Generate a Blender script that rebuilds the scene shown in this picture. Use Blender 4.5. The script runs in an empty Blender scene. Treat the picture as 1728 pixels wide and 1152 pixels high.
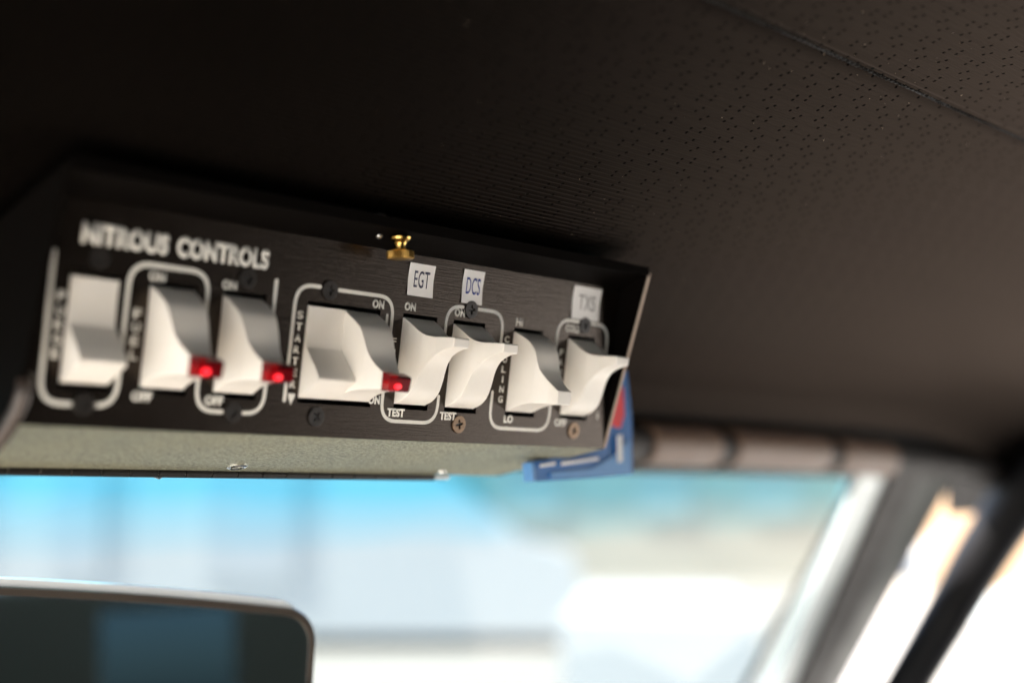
import bpy, bmesh, math, random
from mathutils import Vector, Matrix
random.seed(7)
U = 0.0012            # one modelling unit is 1.2 mm
CAMZ = 1.20           # height of the lens above the ground, metres
sc = bpy.context.scene
R = math.radians

# ------------------------------------------------------------------ camera
RIGHT = Vector((0.67607835, -0.73682974, 0.0))
UPV = Vector((-0.08047587, -0.07384066, 0.9940177))
BACK = Vector((-0.73242181, -0.67203385, -0.10921908))
cam_d = bpy.data.cameras.new('camera')
cam = bpy.data.objects.new('camera', cam_d)
sc.collection.objects.link(cam)
m = Matrix((RIGHT, UPV, BACK)).transposed().to_4x4()
m.translation = (0, 0, CAMZ)
cam.matrix_world = m
cam_d.lens = 50.0
cam_d.sensor_width = 36.0
cam_d.clip_start = 0.01
cam_d.clip_end = 3000
cam_d.dof.use_dof = True
cam_d.dof.focus_distance = 484 * U
cam_d.dof.aperture_fstop = 3.2
cam_d.dof.aperture_blades = 9
sc.camera = cam

# ------------------------------------------------------------------ light
SUN_EL, SUN_AZ = R(52), R(-50)      # azimuth clockwise from +Y (car's nose); negative = driver's side
world = bpy.data.worlds.new("World")
sc.world = world
world.use_nodes = True
wn = world.node_tree.nodes
wl = world.node_tree.links
wn.clear()
wo = wn.new('ShaderNodeOutputWorld')
bg = wn.new('ShaderNodeBackground')
sky = wn.new('ShaderNodeTexSky')
sky.sky_type = 'NISHITA'
sky.sun_disc = False
sky.sun_elevation = SUN_EL
sky.sun_rotation = SUN_AZ
sky.air_density = 1.0
sky.dust_density = 2.5
bg.inputs['Strength'].default_value = 0.13
wl.new(sky.outputs[0], bg.inputs[0])
wl.new(bg.outputs[0], wo.inputs[0])
sd = bpy.data.lights.new('sun', 'SUN')
sd.energy = 4.5
sd.angle = R(0.5)
sd.color = (1.0, 0.93, 0.84)
sun = bpy.data.objects.new('sun', sd)
sc.collection.objects.link(sun)
sdir = Vector((math.sin(SUN_AZ) * math.cos(SUN_EL), math.cos(SUN_AZ) * math.cos(SUN_EL), math.sin(SUN_EL)))
sun.rotation_euler = (-sdir).to_track_quat('-Z', 'Y').to_euler()
sun.location = sdir * 30
vs = sc.view_settings
vs.view_transform = 'Standard'
vs.look = 'None'
vs.gamma = 1
vs.use_curve_mapping = False
vs.exposure = 3.0
sc.render.engine = 'CYCLES'
sc.cycles.use_denoising = True
sc.cycles.max_bounces = 10
sc.cycles.diffuse_bounces = 6
sc.cycles.transparent_max_bounces = 16
sc.cycles.caustics_reflective = False
sc.cycles.caustics_refractive = False
sc.cycles.sample_clamp_indirect = 6

# ------------------------------------------------------------------ helpers
def W(p):
    """modelling units, origin at the lens, x across the car, y towards its nose, z up -> metres"""
    return Vector((p[0] * U, p[1] * U, p[2] * U + CAMZ))

def ray(px, py):
    d = RIGHT * ((px - 864) / 2400) + UPV * ((576 - py) / 2400) - BACK
    return d

def at(px, py, y):
    """the point at forward distance y (units) seen towards px, py of the photograph"""
    r = ray(px, py)
    return r * (y / r.y)

def link(o, parent=None):
    sc.collection.objects.link(o)
    if parent is not None:
        o.parent = parent
    return o

def tag(o, label=None, cat=None, group=None, kind=None):
    if label: o['label'] = label
    if cat: o['category'] = cat
    if group: o['group'] = group
    if kind: o['kind'] = kind
    return o

def empty(name, loc=None, mat=None, parent=None):
    o = bpy.data.objects.new(name, None)
    o.empty_display_size = 0.02
    if mat is not None:
        o.matrix_world = mat
    elif loc is not None:
        o.location = loc
    return link(o, parent)

def finish(name, bm, mat, parent=None, smooth=None, bevel=0, segs=2):
    if bevel:
        es = [e for e in bm.edges if len(e.link_faces) == 2 and e.calc_face_angle(0) > R(28)]
        if es:
            bmesh.ops.bevel(bm, geom=es, offset=bevel, segments=segs, profile=0.5, affect='EDGES', clamp_overlap=True)
    bmesh.ops.recalc_face_normals(bm, faces=bm.faces)
    if smooth is not None:
        for f in bm.faces: f.smooth = True
        for e in bm.edges:
            if len(e.link_faces) == 2 and e.calc_face_angle(0) > smooth: e.smooth = False
    me = bpy.data.meshes.new(name)
    bm.to_mesh(me)
    bm.free()
    me.materials.append(mat)
    o_ = link(bpy.data.objects.new(name, me), parent)
    if smooth is not None:
        wn_ = o_.modifiers.new('weighted_normals', 'WEIGHTED_NORMAL'); wn_.keep_sharp = True; wn_.weight = 100
    return o_

def prism(bm, prof, a0, a1, f):
    """extrude the closed 2D profile between a0 and a1; f(a, u, v) -> Vector"""
    v0 = [bm.verts.new(f(a0, *p)) for p in prof]
    v1 = [bm.verts.new(f(a1, *p)) for p in prof]
    n = len(prof)
    bm.faces.new(v0)
    bm.faces.new(v1[::-1])
    for i in range(n):
        bm.faces.new((v0[i], v1[i], v1[(i + 1) % n], v0[(i + 1) % n]))

def box(bm, c0, c1, f=None):
    f = f or (lambda x, y, z: Vector((x, y, z)))
    vs_ = [bm.verts.new(f(x, y, z)) for x in (c0[0], c1[0]) for y in (c0[1], c1[1]) for z in (c0[2], c1[2])]
    for q in ((0, 1, 3, 2), (4, 6, 7, 5), (0, 4, 5, 1), (2, 3, 7, 6), (0, 2, 6, 4), (1, 5, 7, 3)):
        bm.faces.new([vs_[i] for i in q])

def lathe(bm, prof, M, n=32):
    """prof: (radius, height) from one pole to the other, turned round local z, placed with M"""
    rings = []
    for r, h in prof:
        if r < 1e-7:
            rings.append([bm.verts.new(M @ Vector((0, 0, h)))])
        else:
            rings.append([bm.verts.new(M @ Vector((r * math.cos(2 * math.pi * k / n), r * math.sin(2 * math.pi * k / n), h))) for k in range(n)])
    for a, b in zip(rings, rings[1:]):
        for k in range(n):
            k2 = (k + 1) % n
            if len(a) == 1 and len(b) == 1: continue
            if len(a) == 1: bm.faces.new((a[0], b[k], b[k2]))
            elif len(b) == 1: bm.faces.new((a[k], b[0], a[k2]))
            else: bm.faces.new((a[k], b[k], b[k2], a[k2]))

def spline(pts, n=6):
    out = []
    P = [pts[0]] + list(pts) + [pts[-1]]
    for i in range(1, len(P) - 2):
        p0, p1, p2, p3 = (Vector(P[j]) for j in (i - 1, i, i + 1, i + 2))
        for k in range(n):
            t = k / n
            out.append(0.5 * ((2 * p1) + (p2 - p0) * t + (2 * p0 - 5 * p1 + 4 * p2 - p3) * t * t + (3 * p1 - p0 - 3 * p2 + p3) * t ** 3))
    out.append(Vector(P[-1]))
    return out

def tube(bm, pts, rad, n=14, caps=True):
    pts = [Vector(p) for p in pts]
    rings = []
    up = Vector((0, 0, 1))
    for i, p in enumerate(pts):
        t = (pts[min(i + 1, len(pts) - 1)] - pts[max(i - 1, 0)]).normalized()
        s = t.cross(up)
        if s.length < 1e-4: s = t.cross(Vector((0, 1, 0)))
        s.normalize()
        u = s.cross(t).normalized()
        r = rad[i] if isinstance(rad, (list, tuple)) else rad
        rings.append([bm.verts.new(p + (s * math.cos(2 * math.pi * k / n) + u * math.sin(2 * math.pi * k / n)) * r) for k in range(n)])
    for a, b in zip(rings, rings[1:]):
        for k in range(n):
            bm.faces.new((a[k], a[(k + 1) % n], b[(k + 1) % n], b[k]))
    if caps:
        bm.faces.new(rings[0][::-1])
        bm.faces.new(rings[-1])

# ------------------------------------------------------------------ materials
class NT:
    def __init__(s, name):
        s.m = bpy.data.materials.new(name)
        s.m.use_nodes = True
        s.n = s.m.node_tree.nodes
        s.l = s.m.node_tree.links
        s.b = s.n['Principled BSDF']
        s.out = s.n['Material Output']
    def new(s, t, **kw):
        x = s.n.new(t)
        for k, v in kw.items(): setattr(x, k, v)
        return x
    def math(s, op, a, b=None, c=None):
        x = s.n.new('ShaderNodeMath'); x.operation = op
        for i, v in enumerate((a, b, c)):
            if v is None: continue
            if hasattr(v, 'is_linked'): s.l.new(v, x.inputs[i])
            else: x.inputs[i].default_value = v
        return x.outputs[0]
    def mix(s, fac, a, b):
        x = s.n.new('ShaderNodeMix'); x.data_type = 'RGBA'
        for sock, v in ((x.inputs[0], fac), (x.inputs[6], a), (x.inputs[7], b)):
            if hasattr(v, 'is_linked'): s.l.new(v, sock)
            else: sock.default_value = v if not isinstance(v, tuple) else (*v[:3], 1)
        return x.outputs[2]
    def noise(s, vec, scale, detail=3, rough=0.5):
        x = s.n.new('ShaderNodeTexNoise')
        if vec is not None: s.l.new(vec, x.inputs['Vector'])
        x.inputs['Scale'].default_value = scale
        x.inputs['Detail'].default_value = detail
        x.inputs['Roughness'].default_value = rough
        return x.outputs[0]
    def coord(s, scale=(1, 1, 1), which='Object'):
        t = s.n.new('ShaderNodeTexCoord'); mp = s.n.new('ShaderNodeMapping')
        mp.inputs['Scale'].default_value = scale
        s.l.new(t.outputs[which], mp.inputs[0])
        return mp.outputs[0]
    def ramp(s, fac, a, b):
        x = s.n.new('ShaderNodeMapRange')
        s.l.new(fac, x.inputs[0])
        x.inputs[1].default_value = a[0]; x.inputs[2].default_value = a[1]
        x.inputs[3].default_value = b[0]; x.inputs[4].default_value = b[1]
        return x.outputs[0]
    def bump(s, h, dist, strength=1.0):
        x = s.n.new('ShaderNodeBump')
        x.inputs['Strength'].default_value = strength
        x.inputs['Distance'].default_value = dist
        s.l.new(h, x.inputs['Height'])
        s.l.new(x.outputs[0], s.b.inputs['Normal'])
    def set(s, **kw):
        for k, v in kw.items():
            sock = s.b.inputs[k.replace('_', ' ')]
            if hasattr(v, 'is_linked'): s.l.new(v, sock)
            else: sock.default_value = (*v, 1) if isinstance(v, tuple) and len(v) == 3 and len(sock.default_value) == 4 else v
        return s

def simple(name, col, rough=0.5, metal=0.0, var=0.12, nscale=60, bumpd=0.0, bscale=400, spec=0.5, scale=(1, 1, 1)):
    t = NT(name)
    c = t.coord(scale)
    n = t.noise(c, nscale, 4)
    t.set(Base_Color=t.mix(n, tuple(x * (1 - var) for x in col), tuple(min(1, x * (1 + var)) for x in col)),
          Roughness=t.ramp(n, (0.3, 0.7), (max(0.03, rough * 0.88), min(1, rough * 1.12))), Metallic=metal, Specular_IOR_Level=spec)
    if bumpd: t.bump(t.noise(c, bscale, 3), bumpd)
    return t.m

M_ivory = NT('ivory_plastic')
_c = M_ivory.coord()
_n = M_ivory.noise(_c, 90, 5)
_d = M_ivory.noise(_c, 900, 2)
_sp = M_ivory.ramp(M_ivory.noise(_c, 2300, 1), (0.73, 0.78), (0, 0.5))
M_ivory.set(Base_Color=M_ivory.mix(_sp, M_ivory.mix(_n, (0.76, 0.745, 0.705), (0.83, 0.815, 0.775)), (0.30, 0.27, 0.23)),
            Roughness=M_ivory.ramp(_n, (0.3, 0.7), (0.30, 0.42)), Subsurface_Weight=0.04, Subsurface_Radius=(0.002, 0.0015, 0.001))
M_ivory.bump(_d, 0.00002, 0.5)
M_ivory = M_ivory.m

def brushed(name, col, rough, streak, bumpd, metal=0.0, spec=0.5):
    t = NT(name)
    t.set(Specular_Tint=(1.0, 0.78, 0.62))
    c = t.coord((9, 260, 260))
    n = t.noise(c, 6, 6, 0.65)
    n2 = t.noise(t.coord(), 25, 3)
    c0 = tuple(x * (1 - streak) for x in col); c1 = tuple(x * (1 + streak) for x in col)
    t.set(Base_Color=t.mix(n, c0, c1), Roughness=t.math('ADD', t.ramp(n, (0.3, 0.7), (rough - 0.07, rough + 0.07)), t.ramp(n2, (0.3, 0.7), (-0.03, 0.03))), Metallic=metal, Specular_IOR_Level=spec)
    t.bump(n, bumpd, 1.0)
    return t.m
M_face = brushed('black_anodised_brushed', (0.0045, 0.0034, 0.0028), 0.21, 0.5, 0.00012, 0.0, 0.45)
M_shell = brushed('black_painted_sheet', (0.0028, 0.0024, 0.0022), 0.5, 0.2, 0.00002, 0.0, 0.035)
M_edge = brushed('bare_edge_highlight', (0.20, 0.16, 0.13), 0.4, 0.2, 0.00002, 0.6)
M_well = simple('black_switch_housing', (0.006, 0.006, 0.006), 0.5)
M_print = simple('white_silk_screen_print', (0.74, 0.74, 0.70), 0.5, nscale=300, var=0.08)
M_paper = simple('white_label_paper', (0.80, 0.80, 0.80), 0.35, nscale=120, var=0.03, bumpd=0.00004, bscale=120)
M_ink = simple('blue_grey_ink', (0.03, 0.033, 0.08), 0.5, nscale=900, var=0.4)
M_screw = simple('black_oxide_screw', (0.022, 0.019, 0.017), 0.38, 0.4, nscale=400)
M_screw2 = simple('worn_bronze_screw', (0.17, 0.115, 0.075), 0.36, 0.8, nscale=900, var=0.35)
M_brass = simple('yellow_brass', (0.72, 0.46, 0.13), 0.24, 1.0, nscale=500, var=0.15)
M_brass_k = simple('knurled_brass', (0.50, 0.31, 0.09), 0.36, 1.0, nscale=500, var=0.2)
M_steel = simple('zinc_steel', (0.62, 0.60, 0.56), 0.3, 1.0, nscale=300)
M_hinge = simple('black_hinge_steel', (0.018, 0.016, 0.015), 0.36, 0.3, nscale=200)

t = NT('grey_stippled_sheet')
c = t.coord((1, 1, 1)); n = t.noise(t.coord((60, 500, 500)), 6, 5, 0.7); n2 = t.noise(c, 14, 3)
spk = t.ramp(t.noise(t.coord((300, 620, 620)), 2.0, 4, 0.7), (0.35, 0.65), (0, 1))
t.set(Base_Color=t.mix(spk, t.mix(n2, (0.09, 0.105, 0.09), (0.15, 0.14, 0.085)), t.mix(n2, (0.42, 0.46, 0.39), (0.60, 0.55, 0.34))), Roughness=t.ramp(n, (0.3, 0.7), (0.42, 0.58)), Metallic=0.65)
t.bump(t.noise(t.coord((350, 700, 700)), 1.6, 3, 0.6), 0.0011, 1.0)
M_under = t.m

# red lens: translucent acrylic; its core lamp glows
t = NT('red_acrylic_lens')
t.set(Base_Color=(0.16, 0.003, 0.006), Roughness=0.10, Transmission_Weight=0.3, IOR=1.49, Specular_IOR_Level=0.6)
M_lens = t.m
t = NT('lit_indicator_core')
t.set(Base_Color=(0.8, 0.02, 0.02), Roughness=0.4, Emission_Color=(1.0, 0.015, 0.03), Emission_Strength=0.30)
M_glow = t.m

# headliner vinyl: ribs along the car's width, perforations in a repeating lattice (UV in modelling units)
t = NT('perforated_black_vinyl')
uv = t.new('ShaderNodeUVMap'); uv.uv_map = 'UVMap'
sep = t.new('ShaderNodeSeparateXYZ'); t.l.new(uv.outputs[0], sep.inputs[0])
X, S = sep.outputs[0], sep.outputs[1]
ax, ay, bx, by = 16.6, 0.2, -3.6, 14.3
det = ax * by - ay * bx
mul = lambda a, k: t.math('MULTIPLY', a, k)
Uc = t.math('ADD', mul(X, by / det), mul(S, -bx / det))
Vc = t.math('ADD', mul(X, -ay / det), mul(S, ax / det))
holes = [(403.2, -9.7), (408.6, -11.5), (403.6, -7.4), (409.0, -9.2), (409.0, -2.8), (410.4, -5.0), (415.1, -0.1), (416.6, -2.2)]
HS = 5.0
dmin = None
for hx, hs in holes:
    hs = hs + HS
    hu = (hx * by - hs * bx) / det; hv = (-hx * ay + hs * ax) / det
    fu = t.math('SUBTRACT', t.math('FRACT', t.math('ADD', Uc, 0.5 - hu)), 0.5)
    fv = t.math('SUBTRACT', t.math('FRACT', t.math('ADD', Vc, 0.5 - hv)), 0.5)
    dx = t.math('ADD', mul(fu, ax), mul(fv, bx)); dy = t.math('ADD', mul(fu, ay), mul(fv, by))
    d = t.math('ADD', t.math('MULTIPLY', dx, dx), t.math('MULTIPLY', dy, dy))
    dmin = d if dmin is None else t.math('MINIMUM', dmin, d)
dist = t.math('SQRT', dmin)
hole = t.ramp(dist, (0.46, 0.66), (1, 0))
comb = t.new('ShaderNodeCombineXYZ'); t.l.new(mul(X, 0.012), comb.inputs[0]); t.l.new(mul(S, 0.9), comb.inputs[1])
ribn = t.noise(comb.outputs[0], 1.0, 2)
rib = t.math('ADD', mul(t.math('SINE', mul(S, 2 * math.pi / 2.1)), 0.5), mul(t.math('SINE', mul(S, 2 * math.pi / 1.05)), 0.3))
rib = t.math('MULTIPLY', rib, t.ramp(ribn, (0.3, 0.7), (0.5, 1.3)))
grain = t.noise(uv.outputs[0], 2.2, 3)
speck = t.ramp(t.noise(uv.outputs[0], 0.9, 1), (0.80, 0.82), (0, 1))
soft = t.noise(uv.outputs[0], 0.012, 3)
base = t.mix(soft, (0.0014, 0.0012, 0.0010), (0.0024, 0.0019, 0.0016))
t.set(Base_Color=t.mix(speck, t.mix(hole, base, (0.001, 0.001, 0.001)), (0.4, 0.33, 0.25)),
      Roughness=t.ramp(grain, (0.3, 0.7), (0.32, 0.42)), Specular_IOR_Level=t.math('MULTIPLY', t.math('SUBTRACT', 1.0, hole), 0.13), Specular_Tint=(1.0, 0.74, 0.55), IOR=1.27)
h = t.math('SUBTRACT', t.math('ADD', rib, mul(grain, 0.3)), mul(hole, 1.2))
t.bump(h, 0.00014, 1.0)
# matt brown-black film: weak warm gloss that strengthens towards grazing view
bump_n = [x for x in t.n if x.type == 'BUMP'][0]
lw = t.new('ShaderNodeLayerWeight'); lw.inputs[0].default_value = 0.5
gw = t.math('MULTIPLY', t.math('ADD', t.math('MULTIPLY', t.math('POWER', lw.outputs['Facing'], 3.0), 0.066), 0.001), t.math('SUBTRACT', 1.0, hole))
df = t.new('ShaderNodeBsdfDiffuse'); t.l.new(t.b.inputs['Base Color'].links[0].from_socket, df.inputs[0]); t.l.new(bump_n.outputs[0], df.inputs['Normal'])
gs = t.new('ShaderNodeBsdfGlossy'); gs.inputs[0].default_value = (1.0, 0.80, 0.68, 1); t.l.new(t.b.inputs['Roughness'].links[0].from_socket, gs.inputs['Roughness']); t.l.new(bump_n.outputs[0], gs.inputs['Normal'])
ms = t.new('ShaderNodeMixShader'); t.l.new(gw, ms.inputs[0]); t.l.new(df.outputs[0], ms.inputs[1]); t.l.new(gs.outputs[0], ms.inputs[2]); t.l.new(ms.outputs[0], t.out.inputs[0])
M_vinyl = t.m

M_black = simple('black_vinyl_trim', (0.006, 0.0055, 0.005), 0.65, nscale=40, spec=0.15)
M_rubber = simple('black_rubber', (0.012, 0.012, 0.012), 0.7)
M_tan = simple('tan_trim', (0.16, 0.098, 0.065), 0.5, nscale=30)
M_carpet = simple('bounce_tan_carpet', (0.36, 0.30, 0.24), 0.95, nscale=80, bumpd=0.001)  # unseen floor, made tan to bounce light up at the switches
M_cream = simple('bounce_cream_leather', (0.74, 0.64, 0.52), 0.6, nscale=40)  # cream added as a warm reflector below the console
M_body = simple('silver_car_paint', (0.44, 0.48, 0.48), 0.3, 0.3)
M_greytrim = simple('warm_grey_trim', (0.028, 0.024, 0.022), 0.6, spec=0.3)
M_olive = simple('olive_grey_trim', (0.035, 0.04, 0.034), 0.5)
M_tube = simple('black_tube_paint', (0.004, 0.004, 0.005), 0.5, spec=0.15)
M_cable = simple('brown_black_cable', (0.045, 0.033, 0.028), 0.4)
M_chrome = simple('chrome', (0.8, 0.8, 0.8), 0.12, 1.0, var=0.03)
M_mirror = simple('mirror_glass', (0.62, 0.66, 0.66), 0.02, 1.0, var=0.01)
M_shellw = simple('sky_bright_plastic', (0.80, 0.85, 0.90), 0.35, nscale=30)  # pale blue-white puts the sky's reflection into the shell colour
M_bezel = simple('brown_mirror_bezel', (0.06, 0.048, 0.04), 0.4)
M_blue = simple('blue_printed_card', (0.012, 0.13, 0.42), 0.4, nscale=50)
M_blue2 = simple('pale_blue_print', (0.10, 0.28, 0.60), 0.4, nscale=50)
M_red = simple('red_print', (0.80, 0.02, 0.03), 0.4)
M_white = simple('white_print', (0.78, 0.80, 0.82), 0.4)

# windscreen: clear below, blue shade band along the top edge of the glass
t = NT('windscreen_glass')
tc = t.new('ShaderNodeTexCoord'); sp = t.new('ShaderNodeSeparateXYZ'); t.l.new(tc.outputs['Object'], sp.inputs[0])
band = t.ramp(t.math('ADD', sp.outputs[2], mul2 := t.math('MULTIPLY', t.noise(t.coord((2.5, 1, 1)), 3, 2), 0.012)), (-0.046, -0.010), (0, 1))
tr = t.new('ShaderNodeBsdfTransparent'); t.l.new(t.mix(band, (0.27, 0.297, 0.30), (0.075, 0.27, 0.345)), tr.inputs[0])
gl = t.new('ShaderNodeBsdfGlossy'); gl.inputs['Roughness'].default_value = 0.03
lw = t.new('ShaderNodeLayerWeight'); lw.inputs[0].default_value = 0.5
frv = t.math('ADD', t.math('MULTIPLY', t.math('POWER', lw.outputs['Facing'], 5.0), 0.5), 0.025)
mx = t.new('ShaderNodeMixShader'); t.l.new(frv, mx.inputs[0]); t.l.new(tr.outputs[0], mx.inputs[1]); t.l.new(gl.outputs[0], mx.inputs[2])
t.l.new(mx.outputs[0], t.out.inputs[0])
M_glass = t.m

# ------------------------------------------------------------------ ground and things outside
def slab(name, x0, x1, y0, y1, mat, z=0.0):
    bm = bmesh.new()
    v = [bm.verts.new((x, y, z)) for x, y in ((x0, y0), (x1, y0), (x1, y1), (x0, y1))]
    bm.faces.new(v)
    return finish(name, bm, mat)
t = NT('pale_concrete'); c = t.coord()
n = t.noise(c, 0.35, 5); n2 = t.noise(c, 40, 3)
t.set(Base_Color=t.mix(n, (0.27, 0.26, 0.235), (0.33, 0.32, 0.295)), Roughness=0.85)
t.bump(n2, 0.002)
tag(slab('ground', -600, 600, -600, 600, t.m), kind='structure')

M_wall = simple('beige_render', (0.46, 0.45, 0.385), 0.8, nscale=0.8, var=0.14)
M_wall2 = simple('peach_render', (0.36, 0.24, 0.14), 0.8, nscale=0.8)
M_vanp = simple('white_van_paint', (0.60, 0.63, 0.63), 0.35, nscale=0.5, var=0.05)
M_vang = simple('pale_blue_side_glass', (0.53, 0.57, 0.59), 0.3, nscale=2)
M_bwin = simple('pale_window', (0.42, 0.43, 0.40), 0.3)
M_dark = simple('dark_window_glass', (0.06, 0.07, 0.08), 0.1)
M_brick = simple('brown_brick', (0.28, 0.16, 0.10), 0.8)
M_roofm = simple('grey_roof_sheet', (0.30, 0.31, 0.32), 0.6)

def frame_at(px, dist):
    """a ground point dist metres away in the direction of column px, with an axis pair across / along the view"""
    r = ray(px, 840); r.z = 0; r.normalize()
    return r * dist, r

def local(origin, r):
    ac = Vector((r.y, -r.x, 0))
    return lambda a, d, z: origin + ac * a + r * d + Vector((0, 0, z))

# white van seen side-on, its sloped nose to the right
o, r = frame_at(864, 11.6)
f = local(o, r)
van = tag(empty('van', o), 'big white van filling the left half of the windscreen view, sloping nose to the right', 'van')
van.location = (0, 0, 0)
bm = bmesh.new()
prof = [(-5.6, 0.10), (-5.6, 2.3), (-1.1, 2.3), (-0.75, 1.55), (0.10, 0.85), (0.52, 0.72), (0.62, 0.10)]
prism(bm, prof, 0.0, 1.9, lambda d, a, z: f(a, d, z))
finish('body', bm, M_vanp, van, R(30), 0.06, 3)
for a in (-4.6, -3.4):
    bm = bmesh.new()
    Mw = Matrix.Translation(f(a, 0.08, 0.22)) @ r.to_track_quat('Z', 'Y').to_matrix().to_4x4()
    lathe(bm, [(0, -0.12), (0.14, -0.12), (0.22, -0.09), (0.22, 0.12), (0, 0.12)], Mw, 28)
    finish('wheel', bm, M_rubber, van, R(30))
for a0, a1 in ((-4.9, -4.35), (-3.75, -3.3), (-2.5, -1.75)):
    bm = bmesh.new(); box(bm, (a0, -0.03, 0.55), (a1, 0.02, 1.9), f)
    finish('side_panel', bm, M_vang, van, None, 0.01)

# beige building behind
o, r = frame_at(1040, 21)
f = local(o, r)
bld = tag(empty('building', (0, 0, 0)), 'pale beige building far beyond the right half of the windscreen', 'building')
bm = bmesh.new(); box(bm, (-5, 0, 0), (3.3, 6, 3.4), f); finish('wall', bm, M_wall, bld)
bm = bmesh.new(); prism(bm, [(-5.3, 3.402), (3.6, 3.402), (3.6, 3.7), (-0.8, 4.6), (-5.3, 3.7)], -0.4, 6.4, lambda d, a, z: f(a, d, z)); finish('roof', bm, M_roofm, bld)
for a in (-1.6, 0.3, 1.9):
    bm = bmesh.new(); box(bm, (a, -0.05, 0.9), (a + 0.8, 0.03, 2.1), f); finish('window', bm, M_bwin, bld)

# low white car in front of it
def car(px, dist, name, label, length, hgt, mat, rot=0.0):
    o, r = frame_at(px, dist)
    r2 = Matrix.Rotation(rot, 3, 'Z') @ r
    f = local(o, r2)
    root = tag(empty(name, (0, 0, 0)), label, 'car')
    k = hgt / 1.4; L = length / 2
    prof = spline([(-L, 0.28), (-L - 0.02, 0.62 * k), (-L + 0.25, 0.86 * k), (-L * 0.55, 0.93 * k), (-L * 0.3, 1.34 * k), (L * 0.18, 1.38 * k), (L * 0.46, 0.95 * k), (L * 0.86, 0.86 * k), (L, 0.62 * k), (L, 0.28)], 4)
    bm = bmesh.new(); prism(bm, [tuple(p) for p in prof], 0, 1.75, lambda d, a, z: f(a, d, z)); finish('body', bm, mat, root, R(40), 0.03, 2)
    bm = bmesh.new(); prism(bm, [(-L * 0.46, 0.95 * k), (-L * 0.27, 1.27 * k), (L * 0.15, 1.29 * k), (L * 0.36, 0.95 * k)], -0.02, 0.05, lambda d, a, z: f(a, d, z)); finish('window', bm, M_dark, root)
    for a in (-L * 0.62, L * 0.62):
        bm = bmesh.new()
        Mw = Matrix.Translation(f(a, 0.06, 0.31)) @ r2.to_track_quat('Z', 'Y').to_matrix().to_4x4()
        lathe(bm, [(0, -0.1), (0.2, -0.1), (0.31, -0.07), (0.31, 0.1), (0, 0.1)], Mw, 28)
        finish('wheel', bm, M_rubber, root, R(30))
    return root

# low white flat-decked trailer between the van and the beige building
o, r = frame_at(1110, 6.2)
f = local(o, r)
trl = tag(empty('trailer', (0, 0, 0)), 'low bright white boxy trailer in front of the beige building', 'trailer')
bm = bmesh.new(); box(bm, (-0.42, 0, 0.12), (0.42, 2.2, 0.685), f); finish('body', bm, M_vanp, trl, R(30), 0.05, 3)
for a in (-0.33, 0.33):
    bm = bmesh.new()
    Mw = Matrix.Translation(f(a, 1.2, 0.2)) @ (Vector((r.y, -r.x, 0))).to_track_quat('Z', 'Y').to_matrix().to_4x4()
    lathe(bm, [(0, -0.06), (0.12, -0.06), (0.2, -0.05), (0.2, 0.06), (0, 0.06)], Mw, 24)
    finish('wheel', bm, M_rubber, trl, R(30))

o, r = frame_at(1700, 17)
f = local(o, r)
b2 = tag(empty('building', (0, 0, 0)), 'peach coloured building beyond the right side window', 'building')
bm = bmesh.new(); box(bm, (-0.9, 0, 0), (7, 6, 3.2), f); finish('wall', bm, M_wall2, b2)
bm = bmesh.new(); box(bm, (-1.1, -0.3, 3.202), (7.3, 6.3, 3.5), f); finish('roof', bm, M_roofm, b2)
car(2330, 9.0, 'parked_car', 'white parked car low beyond the right side window', 4.2, 1.12, M_vanp)

# ------------------------------------------------------------------ the car we sit in
PROF = [(-1250, 150), (-900, 168), (-400, 172), (0, 168), (100, 160), (200, 146), (250, 129), (300, 107), (332, 94), (380, 80), (418, 72), (444, 64), (460, 56), (470, 46)]
XL, XR = -330, 1130
QY = -420
carr = tag(empty('car_interior', W((400, 480, -1000))), 'black car cabin around the switch console with perforated headliner, windscreen and pillars', 'car')
cinv = carr.matrix_world.copy(); cinv.translation = carr.location
CO = carr.location.copy()
def cw(x, y, z): return W((x, y, z)) - CO

def dense(prof, step=6):
    ps = spline([Vector((a, b)) for a, b in prof], 14)
    return ps
def headliner(name, pts, s0):
    bm = bmesh.new(); uvl = bm.loops.layers.uv.new('UVMap')
    xs = [XL + (XR - XL) * i / 24 for i in range(25)]
    def zd(x):           # crown of the roof: falls towards the side rails
        a = max(0.0, (x - 900) / 230.0); b = max(0.0, (-120 - x) / 210.0)
        return -38 * (a ** 2 + b ** 2)
    grid = []; s = s0
    prev = None; S_ = []
    for p in pts:
        if prev is not None: s += (p - prev).length
        prev = p; S_.append(s)
        grid.append([bm.verts.new(cw(x, p.x, p.y + zd(x))) for x in xs])
    for i in range(len(pts) - 1):
        for j in range(24):
            fc = bm.faces.new((grid[i][j], grid[i + 1][j], grid[i + 1][j + 1], grid[i][j + 1]))
            for lp, (ii, jj) in zip(fc.loops, ((i, j), (i + 1, j), (i + 1, j + 1), (i, j + 1))):
                lp[uvl].uv = (xs[jj], S_[ii])
    for fc in bm.faces: fc.smooth = True
    me = bpy.data.meshes.new(name); bm.to_mesh(me); bm.free(); me.materials.append(M_vinyl)
    o = link(bpy.data.objects.new(name, me), carr)
    return o
allp = dense(PROF)
SEAM = 222
def arcs(pts, y):
    s = 0
    for a, b in zip(pts, pts[1:]):
        if b.x <= y: s += (b - a).length
        else:
            s += (b - a).length * max(0, (y - a.x)) / (b.x - a.x); break
    return s
A250 = arcs(allp, 250)
def zat(y):
    for a, b in zip(allp, allp[1:]):
        if a.x <= y <= b.x: return a.y + (b.y - a.y) * (y - a.x) / (b.x - a.x)
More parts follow.
